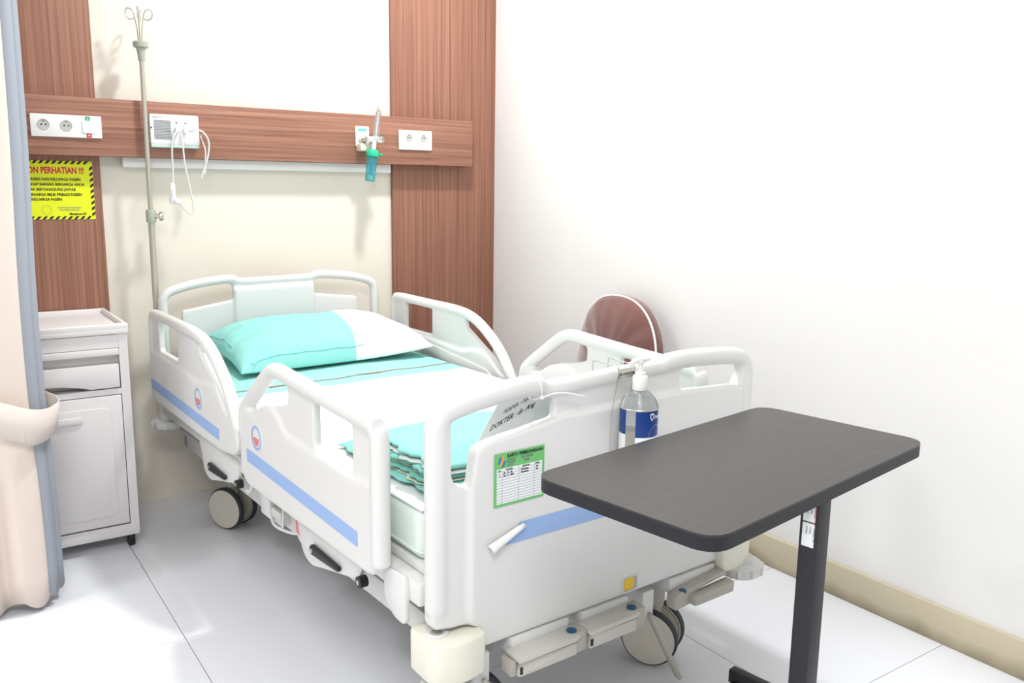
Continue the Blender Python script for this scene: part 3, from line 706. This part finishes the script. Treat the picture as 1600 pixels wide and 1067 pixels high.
# mattress
t = bthing('mattress', 'thick mattress with pale mint white cover lying on the bed frame', 'mattress', 0, .99, .4785)
bm = bmesh.new(); add_box(bm, (-.445, -.90, 0), (.445, .93, .118), .028, 5)
for v in bm.verts:
    if v.co.y < -.82 and v.co.z < .06: v.co.z += .004*math.sin(v.co.x*30)
from_bm('mattress_body', bm, M_matt, t)
tube('piping', round_poly([(-.4455, -.9, 0), (.4455, -.9, 0), (.4455, .93, 0), (-.4455, .93, 0)], .03, 4) and [Vector((p.x, p.y, .022)) for p in round_poly([(-.4452, -.9002), (.4452, -.9002), (.4452, .9302), (-.4452, .9302)], .028, 5)], .0025, M_matt, t, 8, 0, True)
# sheet
M_sheet = bpy.data.materials.new('striped_bed_sheet'); M_sheet.use_nodes = True
nt = M_sheet.node_tree; bs = nt.nodes['Principled BSDF']; bs.inputs['Roughness'].default_value = .9
tc = nt.nodes.new('ShaderNodeTexCoord'); sx = nt.nodes.new('ShaderNodeSeparateXYZ'); nt.links.new(tc.outputs['Object'], sx.inputs[0])
rp = nt.nodes.new('ShaderNodeValToRGB'); rp.color_ramp.interpolation = 'CONSTANT'
mr = nt.nodes.new('ShaderNodeMapRange'); mr.inputs[1].default_value = -1; mr.inputs[2].default_value = 1
nt.links.new(sx.outputs['Y'], mr.inputs[0]); nt.links.new(mr.outputs[0], rp.inputs[0])
TE = s2l((156, 220, 212)); WH = s2l((244, 246, 244))
e = rp.color_ramp.elements; e[0].position = 0; e[0].color = WH; e[1].position = (.245+1)/2; e[1].color = TE
nt.links.new(rp.outputs[0], bs.inputs['Base Color'])
t = bthing('bed_sheet', 'teal and white striped sheet spread over the mattress', 'bed sheet', 0, .99, .5965)
bm = bmesh.new(); NX, NYY = 60, 110; rows = []
def sheet_z(x, y):
    n_ = noise.noise(Vector((x*4, y*2.2, 0)))*.0035+noise.noise(Vector((x*11, y*5, 3)))*.0015
    ed = max(0, abs(x)-.415); return .004+n_*(1 if abs(x) < .40 else .3)-ed*ed*6
for j in range(NYY+1):
    y = -.895+1.82*j/NYY; row = []
    for i in range(NX+1):
        s_ = -1+2*i/NX; x = s_*.443
        row.append(bm.verts.new((x, y, sheet_z(x, y))))
    rows.append(row)
for j in range(NYY):
    for i in range(NX): bm.faces.new((rows[j][i], rows[j][i+1], rows[j+1][i+1], rows[j+1][i]))
me = bpy.data.meshes.new('sheet_cloth'); bm.to_mesh(me); bm.free()
o = link_mesh('sheet_cloth', me, M_sheet, t, True, 180); o.modifiers.new('t', 'SOLIDIFY').thickness = .002
# brown woven line of the sheet
bm = bmesh.new(); rows = []
for i in range(80):
    x = -.435+.87*i/79; wd = .0035+.004*max(0, math.sin(x*17))**6
    y = .325+.10*(x+.43)*.9*.35+.003*math.sin(x*40)
    z = sheet_z(x, y)+.0022
    rows.append((bm.verts.new((x, y-wd, z)), bm.verts.new((x, y+wd, z))))
for a_, b_ in zip(rows, rows[1:]): bm.faces.new((a_[0], b_[0], b_[1], a_[1]))
from_bm('woven_line', bm, mat('brown_thread', (176, 130, 96), .9), t, True, 180)

# pillow
t = bthing('pillow', 'plump pillow in teal case with white end leaning at the headboard', 'pillow', .055, 1.70, .612)
def pillow_pt(s, q, side):
    W_, D_, H_ = .385, .225, (.106 if side > 0 else .022)
    f = max(0, (1-abs(s)**3.8))**.5*max(0, (1-abs(q)**3.0))**.5
    pin = 1-.055*(1-abs(q)**2)*abs(s)**3; pin2 = 1-.10*(1-abs(s)**2)*abs(q)**3
    x = s*W_*pin; y = q*D_*pin2
    n_ = noise.noise(Vector((x*7, y*9, 1)))*.012+noise.noise(Vector((x*22, y*14, 2)))*.004
    n_ += .0035*math.sin(x*55+y*20)*max(0, -q-.2)*(1-abs(s)**4)*(s < .4)
    if s < -.5: n_ += .010*math.sin(y*60)*abs(s)*(1-abs(q))
    z = H_*f*side+n_*f**.5*(side > 0)
    lift = .052*(q+1)*.5+.020*max(0, s)**2*(1-q)*.5
    # corners droop
    return Vector((x, y, z+lift+.010))
for (nm, a0, a1, mm) in (('pillowcase_teal', -1, .26, M_teal), ('pillowcase_white', .26, 1, M_wcot)):
    bm = bmesh.new(); n1, n2 = 80, 48
    for side in (1, -1):
        rows = []
        for i in range(n1+1):
            row = []
            for j in range(n2+1):
                q = -math.cos(PI*j/n2)
                s0 = a0+(a1-a0)*i/n1
                edge = .26+.10*q
                s_ = a0+(edge-a0)*i/n1 if a0 == -1 else edge+(a1-edge)*i/n1
                s_ = max(-1, min(1, s_))
                # denser near the ends
                row.append(bm.verts.new(pillow_pt(math.sin(s_*PI/2) if False else s_, q, side)))
            rows.append(row)
        for i in range(n1):
            for j in range(n2): bm.faces.new((rows[i][j], rows[i+1][j], rows[i+1][j+1], rows[i][j+1]))
    bmesh.ops.remove_doubles(bm, verts=bm.verts, dist=.0008)
    from_bm(nm, bm, mm, t, True, 180)

tube('seam', [pillow_pt(-.97+.02*k/6, .9-1.8*k/12, 1)+Vector((-.001, 0, .0)) for k in range(7)]+[pillow_pt(-.95+1.2*k/20, -.93, 1)+Vector((0, -.001, .001)) for k in range(1, 21)], .0016, M_teal, t, 6, 3)
# folded quilt
t = bthing('folded_blanket', 'folded teal quilted blanket with cream edges at the foot of the mattress', 'blanket', -.045, .335, .606)
def slab(nm, x0, x1, y0, y1, z0, th, mm, ph, droop=0, wav=.004):
    bm = bmesh.new(); nx, ny = 48, 48; g = []
    for side in (1, -1):
        rows = []
        for i in range(nx+1):
            row = []
            for j in range(ny+1):
                s_ = math.sin(PI/2*(-1+2*i/nx)); q = math.sin(PI/2*(-1+2*j/ny))
                f = (max(0, 1-abs(s_)**16)*max(0, 1-abs(q)**16))**.5
                wob = .007*math.sin(q*9+ph)+.004*math.sin(q*23+ph*2)
                x = x0+(x1-x0)*(s_+1)/2+wob*(1 if s_ < 0 else .5); y = y0+(y1-y0)*(q+1)/2+.006*math.sin(s_*8+ph)
                n_ = wav*(noise.noise(Vector((x*12, y*12, 1)))+.3*math.sin(x*52)*math.cos(y*52))
                z = z0+th/2+side*th/2*f+n_+droop*max(0, -s_-.55)**2*-.10
                row.append(bm.verts.new((x, y, max(z, .0005+z0*.2))))
            rows.append(row)
        for i in range(nx):
            for j in range(ny): bm.faces.new((rows[i][j], rows[i+1][j], rows[i+1][j+1], rows[i][j+1]))
    bmesh.ops.remove_doubles(bm, verts=bm.verts, dist=.0004)
    return from_bm(nm, bm, mm, t, True, 180)
slab('blanket_fold', -.360, .36, -.245, .250, .000, .013, M_teal, 0)
slab('cream_fold', -.350, .37, -.245, .10, .011, .007, M_cream, 1.2)
slab('blanket_fold', -.352, .36, -.240, .080, .017, .019, M_teald, 2)
slab('cream_fold', -.345, .37, -.240, .075, .034, .006, M_cream, 2.6)
slab('blanket_fold', -.352, .37, -.240, .075, .038, .019, M_teald, 3)
slab('cream_fold', -.352, .37, -.240, .070, .052, .009, M_wcot, 5)
slab('blanket_fold', -.350, .38, -.240, .085, .060, .022, M_teal, 5, 0, .005)

# ---------------------------------------------------------------- items on the footboard
def ftag_matrix(u, v, z): return frameM((u, v, z), (1, 0, 0), (0, 0, 1))
# maintenance card
t = bthing('maintenance_card', 'green bordered maintenance card with ruled table stuck on the footboard', 'card', -.265, FB-.0012, .665)
def cb(nm, x0, z0, x1, z1, d, mm, p): return box(nm, (x0, -d-.0004, z0), (x1, -d, z1), mm, p, 0)
cb('card_sheet', -.066, -.056, .066, .059, 0.0, M_grn, t)
cb('ruled_table', -.060, -.050, .060, .026, .0006, M_paper, t)
bm = bmesh.new()
for k in range(12): add_box(bm, (-.060, -.0014, -.046+k*.006), (.060, -.0011, -.0455+k*.006))
for x in (-.047, -.003, .038): add_box(bm, (x, -.0014, -.050), (x+.0005, -.0011, .026))
from_bm('table_lines', bm, M_gink, t, False)
def tx(s, x, z, size, mm=M_ink, sh=0, nm='lettering', al='LEFT'): return text(nm, s, size, frameM((x, -.0014, z), (1, 0, 0), (0, 0, 1)), mm, t, .0002, al, sh, .02, .88)
tx('KARTU PEMELIHARAAN', -.034, .0485, .0102)
tx('NAMA ALAT', -.034, .042, .0050, M_gink); tx('RUANGAN', -.034, .036, .0050, M_gink); tx('NO. SERI', -.034, .030, .0050, M_gink)
tx('Bed elektrik', .003, .041, .0070, M_gink, .4); tx('Ranap', .010, .034, .0068, M_gink, .4)
tx('NO', -.057, .0208, .0046); tx('TANGGAL', -.038, .0212, .0046); tx('KEGIATAN', .006, .0212, .0046); tx('PARAF', .041, .0212, .0046)
tx('1', -.055, .0145, .0055, M_ink, .3); tx('20 - 12 - 20', -.044, .0145, .0055, M_ink, .3); tx('Perawatan', .002, .0145, .0055, M_ink, .3); tx('ttd', .042, .0145, .0055, M_ink, .3)
tx('2', -.055, .0085, .0055, M_ink, .3); tx('20 - 11 - 2021', -.044, .0085, .0055, M_ink, .3); tx('Perawatan', .002, .0085, .0055, M_ink, .3); tx('ttd', .042, .0085, .0055, M_ink, .3)
mB = mat('logo_blue', (70, 110, 200), .6)
for (x, z, mm, hh) in ((-.058, .038, mB, .013), (-.0525, .032, M_orange, .022), (-.047, .029, mB, .013)):
    bm = bmesh.new(); vs = [bm.verts.new(p_) for p_ in ((x, -.0012, z), (x+.005, -.0012, z), (x+.011, -.0012, z+hh), (x+.006, -.0012, z+hh))]; bm.faces.new(vs)
    from_bm('logo_bar', bm, mm, t, False)
# handwritten name sheet behind the opening
t = bthing('name_sheet', 'laminated handwritten name sheet tied behind the footboard opening', 'sign', -.22, .062, .76)
bm = bmesh.new()
q4 = [(-.115, -.040), (.06, -.030), (.155, .085), (-.025, .088)]
add_prism(bm, [Vector(p_) for p_ in q4], -.0008, .0008, fXZ); from_bm('laminated_page', bm, M_lam, t, False)
dx_ = Vector((.180, .045)).normalized()
def hw(s, x, z, size, mm=M_ink):
    return text('handwriting', s, size, frameM((x, -.0014, z), (.93, 0, .30), (.25, 0, .93)), mm, t, .0002, 'LEFT', .3)
hw('DOKTER : dr. Ang', -.076, -.008, .0165)
hw('NAMA : Ny. Y', -.040, .024, .0145, M_gink); hw('~ RS ~', .02, .055, .016, mB)
bm = bmesh.new(); vs = [bm.verts.new(p_) for p_ in ((.060, -.0012, .066), (.082, -.0012, .074), (.086, -.0012, .082), (.066, -.0012, .076))]; bm.faces.new(vs); from_bm('logo_mark', bm, M_orange, t, False)
# zip tie
t = bthing('cable_tie', 'thin white cable tie looped round the top bar of the footboard', 'cable tie', -.205, .03, .845)
lp = [Vector((.004*math.sin(a_*2), .0275*math.cos(a_)-.004, .0285*math.sin(a_)+.001)) for a_ in [2*PI*k/24 for k in range(24)]]
tube('loop', lp, .0016, M_white, t, 6, 0, True)
box('tie_head', (-.003, -.036, -.022), (.004, -.030, -.014), M_white, t, .001)
tube('tail', [(0, -.033, -.018), (.03, -.040, -.012), (.06, -.045, -.014), (.09, -.05, -.022), (.105, -.05, -.026)], .0018, M_white, t, 6, 5)

# sanitizer bottle + wire holder
BU, BV = .034, -.055
t = bthing('sanitizer_bottle', 'clear pump bottle of hand sanitizer with navy label hanging on the footboard', 'bottle', BU, BV, .657)
RB = .042
lathe('bottle_body', [(0, .002), (RB-.004, .002), (RB, .006), (RB, .128), (RB-.001, .138), (RB-.006, .148), (RB-.013, .156), (.022, .162), (.015, .165), (.0145, .172), (0, .172)], M_clear, t, None, 48)
lathe('gel', [(0, .005), (RB-.006, .005), (RB-.004, .009), (RB-.004, .075), (0, .075)], M_gel, t, None, 40)
def label_arc(nm, a0, a1, z0, z1, mm, r, n=24):
    bm = bmesh.new(); rows = []
    for k in range(n+1):
        a_ = a0+(a1-a0)*k/n
        rows.append([bm.verts.new((r_*math.cos(a_), r_*math.sin(a_), z_)) for r_ in (r, r+.0005) for z_ in (z0, z1)])
    for A_, B_ in zip(rows, rows[1:]):
        bm.faces.new((A_[2], B_[2], B_[3], A_[3])); bm.faces.new((A_[0], A_[1], B_[1], B_[0])); bm.faces.new((A_[0], B_[0], B_[2], A_[2])); bm.faces.new((A_[1], A_[3], B_[3], B_[1]))
    bm.faces.new((rows[0][0], rows[0][2], rows[0][3], rows[0][1])); bm.faces.new((rows[-1][0], rows[-1][1], rows[-1][3], rows[-1][2]))
    return from_bm(nm, bm, mm, t, True)
# camera sees the bottle from about direction -135deg .. ; front faces that way
D0 = math.radians(-128)
label_arc('navy_label', D0-.28, D0+1.75, .066, .125, M_navy, RB+.0004)
label_arc('white_label', D0-.28, D0+1.75, .008, .066, M_paper, RB+.0004)
label_arc('navy_label', D0-1.75, D0-.85, .070, .125, M_navy, RB+.0004)
label_arc('white_label', D0-1.75, D0-.85, .008, .070, M_paper, RB+.0004)
def arc_text(s, ang, z, size, mm):
    M_ = frameM((0, 0, 0), (1, 0, 0), (0, 1, 0))
    o = text('lettering', s, size, M_, mm, t, .0002)
    for v in o.data.vertices:
        a_ = ang+v.co.x/RB; rr = RB+.0012+v.co.z
        v.co = Vector((rr*math.cos(a_), rr*math.sin(a_), z+v.co.y))
    return o
arc_text('Guard', D0+.78, .108, .0105, M_white)
arc_text('HAND SANITIZER', D0+.60, .056, .0075, M_gink); arc_text('500 ML', D0+.62, .046, .006, M_gink); arc_text('ANTISEPTIC', D0+.62, .032, .006, M_gink)
# shield mark and white half-moon
bm = bmesh.new()
sh = [(-.0055, .0075), (0, .0095), (.0055, .0075), (.005, -.001), (0, -.0085), (-.005, -.001)]
for (sc1, a_z) in ((1, 0),):
    o_ = []; i_ = []
    for p_ in sh:
        for l_, k_ in ((o_, 1), (i_, .62)):
            a_ = D0+.62+p_[0]*k_/RB; l_.append(bm.verts.new(((RB+.0014)*math.cos(a_), (RB+.0014)*math.sin(a_), .1115+p_[1]*k_)))
    for k in range(6): bm.faces.new((o_[k], o_[(k+1) % 6], i_[(k+1) % 6], i_[k]))
from_bm('shield_mark', bm, M_white, t, False)
bm = bmesh.new(); cc = []
for k in range(17):
    a1_ = PI*k/16; a_ = D0+.95+.022*math.cos(a1_)/RB; cc.append(bm.verts.new(((RB+.0012)*math.cos(a_), (RB+.0012)*math.sin(a_), .0655+.027*math.sin(a1_))))
for k in range(8):
    try: bm.faces.new((cc[k], cc[k+1], cc[15-k], cc[16-k])) if k < 7 else bm.faces.new((cc[7], cc[8], cc[9]))
    except ValueError: pass
from_bm('label_arch', bm, M_paper, t, False)
lathe('pump_collar', [(0, .166), (.0160, .166), (.0168, .168), (.0168, .196), (.0155, .198), (.0115, .199), (.0115, .206), (0, .206)], M_white, t, None, 40)
lathe('pump_stem', [(0, .205), (.0050, .205), (.0050, .224), (.008, .226), (.0095, .238), (0, .240)], M_white, t, None, 24)
tube('dip_tube', [(0, 0, .01), (0.004, 0, .09), (0, 0, .172)], .0035, M_white, t, 8)
hd = Matrix.Rotation(0, 3, 'Z')
tube('pump_nozzle', [(.016, -.010, .238), (0, 0, .235), (-.010, .003, .234), (-.020, .006, .229), (-.027, .008, .222)], [.006, .0085, .0065, .005, .0042], M_white, t, 12, 4)
# holder
t = bthing('bottle_holder', 'thin steel wire hanger holding the sanitizer bottle over the footboard', 'holder', BU, BV, .657)
bm = bmesh.new()
for s in (-1, 1):
    x = -.016+s*.024
    add_tube(bm, catmull([(x, .114, .188), (x, .113, .212), (x, .110, .2175), (x, .08, .218), (x, .034, .217), (x, .0295, .212), (x, .0295, .19), (x, .0455, .10), (x, .0455, .0)], 4), .0013, 6)
add_tube(bm, [( -.036, .0455, .001), (.012, .0455, .001)], .0013, 6)
add_tube(bm, [Vector(((RB+.0025)*math.cos(2*PI*k/32), (RB+.0025)*math.sin(2*PI*k/32), .128)) for k in range(32)], .0014, 6, True)
add_tube(bm, [Vector(((RB+.0025)*math.cos(2*PI*k/32), (RB+.0025)*math.sin(2*PI*k/32), .006)) for k in range(32)], .0014, 6, True)
add_tube(bm, [(-RB-.002, 0, .0), (RB+.002, 0, .0)], .0013, 6); add_tube(bm, [(0, -RB-.002, .0), (0, .0455, .0)], .0013, 6)
from_bm('wire', bm, M_steel, t)
o = box('name_plate', (-.040, .0265, .190), (.012, .028, .212), M_steel, t, .001)
text('lettering', '▲ SAMATOR' if False else 'SAMATOR', .0085, frameM((-.030, .0262, .197), (1, 0, 0), (0, 0, 1)), M_ink, o, .0002)
bm = bmesh.new(); vs = [bm.verts.new(p_) for p_ in ((-.038, .0261, .197), (-.032, .0261, .197), (-.033, .0261, .205))]; bm.faces.new(vs); from_bm('logo_mark', bm, M_ink, o, False)

# ---------------------------------------------------------------- IV pole
t = thing('iv_pole', 'tall slim steel drip pole with four hook loops at the bed head corner', 'iv pole', (-1.588, -0.115, 0.385))
zb = .385
lathe('lower_tube', [(0, 0), (.0115, 0), (.0115, 1.135-zb), (0, 1.135-zb)], M_pole, t, None, 20)
lathe('upper_tube', [(0, 1.10-zb), (.0085, 1.10-zb), (.0085, 1.71-zb), (0, 1.71-zb)], M_pole, t, None, 20)
lathe('clamp', [(0, 1.118-zb), (.017, 1.118-zb), (.018, 1.122-zb), (.018, 1.158-zb), (.015, 1.163-zb), (0, 1.163-zb)], M_poleg, t, None, 24)
lathe('clamp_knob', [(0, 0), (.008, 0), (.008, .012), (.016, .014), (.017, .022), (.014, .028), (0, .028)], M_steel, t, axisM((.014, -.008, 1.140-zb), (1, -.35, 0)), 20)
lathe('hook_cup', [(0, 1.695-zb), (.011, 1.695-zb), (.014, 1.725-zb), (.017, 1.738-zb), (.026, 1.742-zb), (.027, 1.758-zb), (.022, 1.762-zb), (0, 1.762-zb)], M_poleg, t, None, 28)
for k in range(4):
    a_ = -.30+k*PI/2; c_, s_ = math.cos(a_), math.sin(a_)
    def q_(r, z): return (r*c_, r*s_, z-zb)
    tube('hook', [q_(.006, 1.76), q_(.008, 1.80), q_(.013, 1.838), q_(.018, 1.860), q_(.028, 1.872), q_(.040, 1.872), q_(.045, 1.858), q_(.040, 1.842), q_(.028, 1.836), q_(.016, 1.840)], .0028, M_steel, t, 8, 5)

# ---------------------------------------------------------------- chair by the right wall
t = thing('chair', 'round backed chair in brown velvet cover with white piping by the right wall', 'chair', (-0.30, -1.08, 0))
def Bc(nm, *a_, **k_): 
    return box(nm, *a_, t, **k_)
# oval back, faces -x; leans back slightly
bm = bmesh.new(); n1 = 72; prof = []
def oval(a_):
    c_, s_ = math.cos(a_), math.sin(a_)
    ry = .222*(abs(c_)**.85)*(1 if c_ > 0 else -1); rz = (.235 if s_ > 0 else .30)*(abs(s_)**.92)*(1 if s_ > 0 else -1)
    if s_ < 0: ry = .222*(1 if c_ > 0 else -1)*abs(c_)**.45*(1+.10*abs(s_))
    return ry, .625+rz
lay = [(-.078, .0), (-.077, .2), (-.074, .4), (-.068, .6), (-.056, .78), (-.042, .93), (-.028, 1.0), (.010, 1.01), (.024, .97), (.028, .8), (.028, 0)]
rings = []
for (dx, k_) in lay:
    if k_ == 0: rings.append([bm.verts.new((.185+dx-.012, 0, .60))]); continue
    ring = []
    for i in range(n1):
        y_, z_ = oval(2*PI*i/n1); y_ *= k_; z_ = .60+(z_-.60)*k_
        wr = (.012*noise.noise(Vector((y_*14, z_*10, 4)))+.006*noise.noise(Vector((y_*38, z_*20, 9))))*(1 if dx < -.03 else 0)
        ring.append(bm.verts.new((.185+dx+wr+.05*(z_-.45), y_, z_)))
    rings.append(ring)
for A_, B_ in zip(rings, rings[1:]):
    for k in range(n1):
        vs = []
        for v in (A_[k % len(A_)], A_[(k+1) % n1 % len(A_)], B_[(k+1) % n1 % len(B_)], B_[k % len(B_)]):
            if v not in vs: vs.append(v)
        bm.faces.new(vs)
from_bm('backrest', bm, M_brown, t, True, 180)
pp_ = [Vector((.185-.012-.012+.05*(oval(a_)[1]-.45), oval(a_)[0]*1.0, .60+(oval(a_)[1]-.60)*1.0)) for a_ in [2*PI*k/64 for k in range(64)]]
tube('piping', pp_, .0045, M_wcot, t, 8, 0, True)
bm = bmesh.new(); add_box(bm, (-.21, -.205, .39), (.185, .205, .465), .03, 4); from_bm('seat', bm, M_brown, t)
bm = bmesh.new(); add_box(bm, (-.208, -.203, .30), (.183, .203, .41), .006, 2); from_bm('seat_skirt', bm, M_brown, t)
for sx_ in (-1, 1):
    for sy_ in (-1, 1):
        tube('leg', [(sx_*.165-.01, sy_*.17, .31), (sx_*.185-.01, sy_*.185, .0)], .0125, M_steel, t, 12)

# ---------------------------------------------------------------- overbed table
TZ = .75
t = thing('overbed_table', 'dark laminate overbed table on a single square charcoal column', 'table', (-1.0167, -2.469, 0), .151)
Wd, Dd = .782, .392
bm = bmesh.new(); add_prism(bm, round_poly([(-Wd/2, -Dd/2), (Wd/2, -Dd/2), (Wd/2, Dd/2), (-Wd/2, Dd/2)], .05, 10), TZ-.0035, TZ, fXY); from_bm('table_top', bm, M_top, t)
bm = bmesh.new(); add_prism(bm, round_poly([(-Wd/2, -Dd/2), (Wd/2, -Dd/2), (Wd/2, Dd/2), (-Wd/2, Dd/2)], .05, 10), TZ-.027, TZ-.0036, fXY); from_bm('edge_band', bm, M_edge, t)
colx, coly = -.0435, -.178
cl = box('column', (-.065, -.1955, .04), (-.022, -.160, TZ-.0275), M_tblk, t, .002)
xl = -.0653
for (z0_, z1_, red) in ((.687, .7222, True), (.640, .6845, False)):
    s1 = box('sticker', (xl-.0006, -.189, z0_), (xl, -.166, z1_), M_paper, cl, 0)
    for k, (dy_, L_) in enumerate(((.005, .030), (-.002, .025), (-.009, .05))):
        text('lettering', 'OVERBED TABLE'[:int(L_*220)], .0042 if not (red and k == 2) else .0052, frameM((xl-.001, coly+dy_, z1_-.006), (0, 0, -1), (0, -1, 0)), M_red if (red and k == 2) else M_gink, s1, .0001)
box('base_beam', (-.35, -.200, .028), (.35, -.155, .062), M_tblk, t, .003)
box('base_leg', (.347, -.205, .026), (.374, .215, .062), M_tblk, t, .003)
box('base_leg', (-.374, -.205, .026), (-.347, .215, .062), M_tblk, t, .003)
for x in (-.36, .36):
    for y in (-.17, .195):
        lathe('caster_wheel', [(0, -.010), (.011, -.010), (.0128, -.008), (.0128, .008), (.011, .010), (0, .010)], M_blk, t, axisM((x-.022 if x > 0 else x+.022, y, .013), (1, 0, 0)), 20)
        box('caster_mount', (x-.022 if x > 0 else x, y-.008, .013), (x if x > 0 else x+.022, y+.008, .034), M_blk, t, .002)
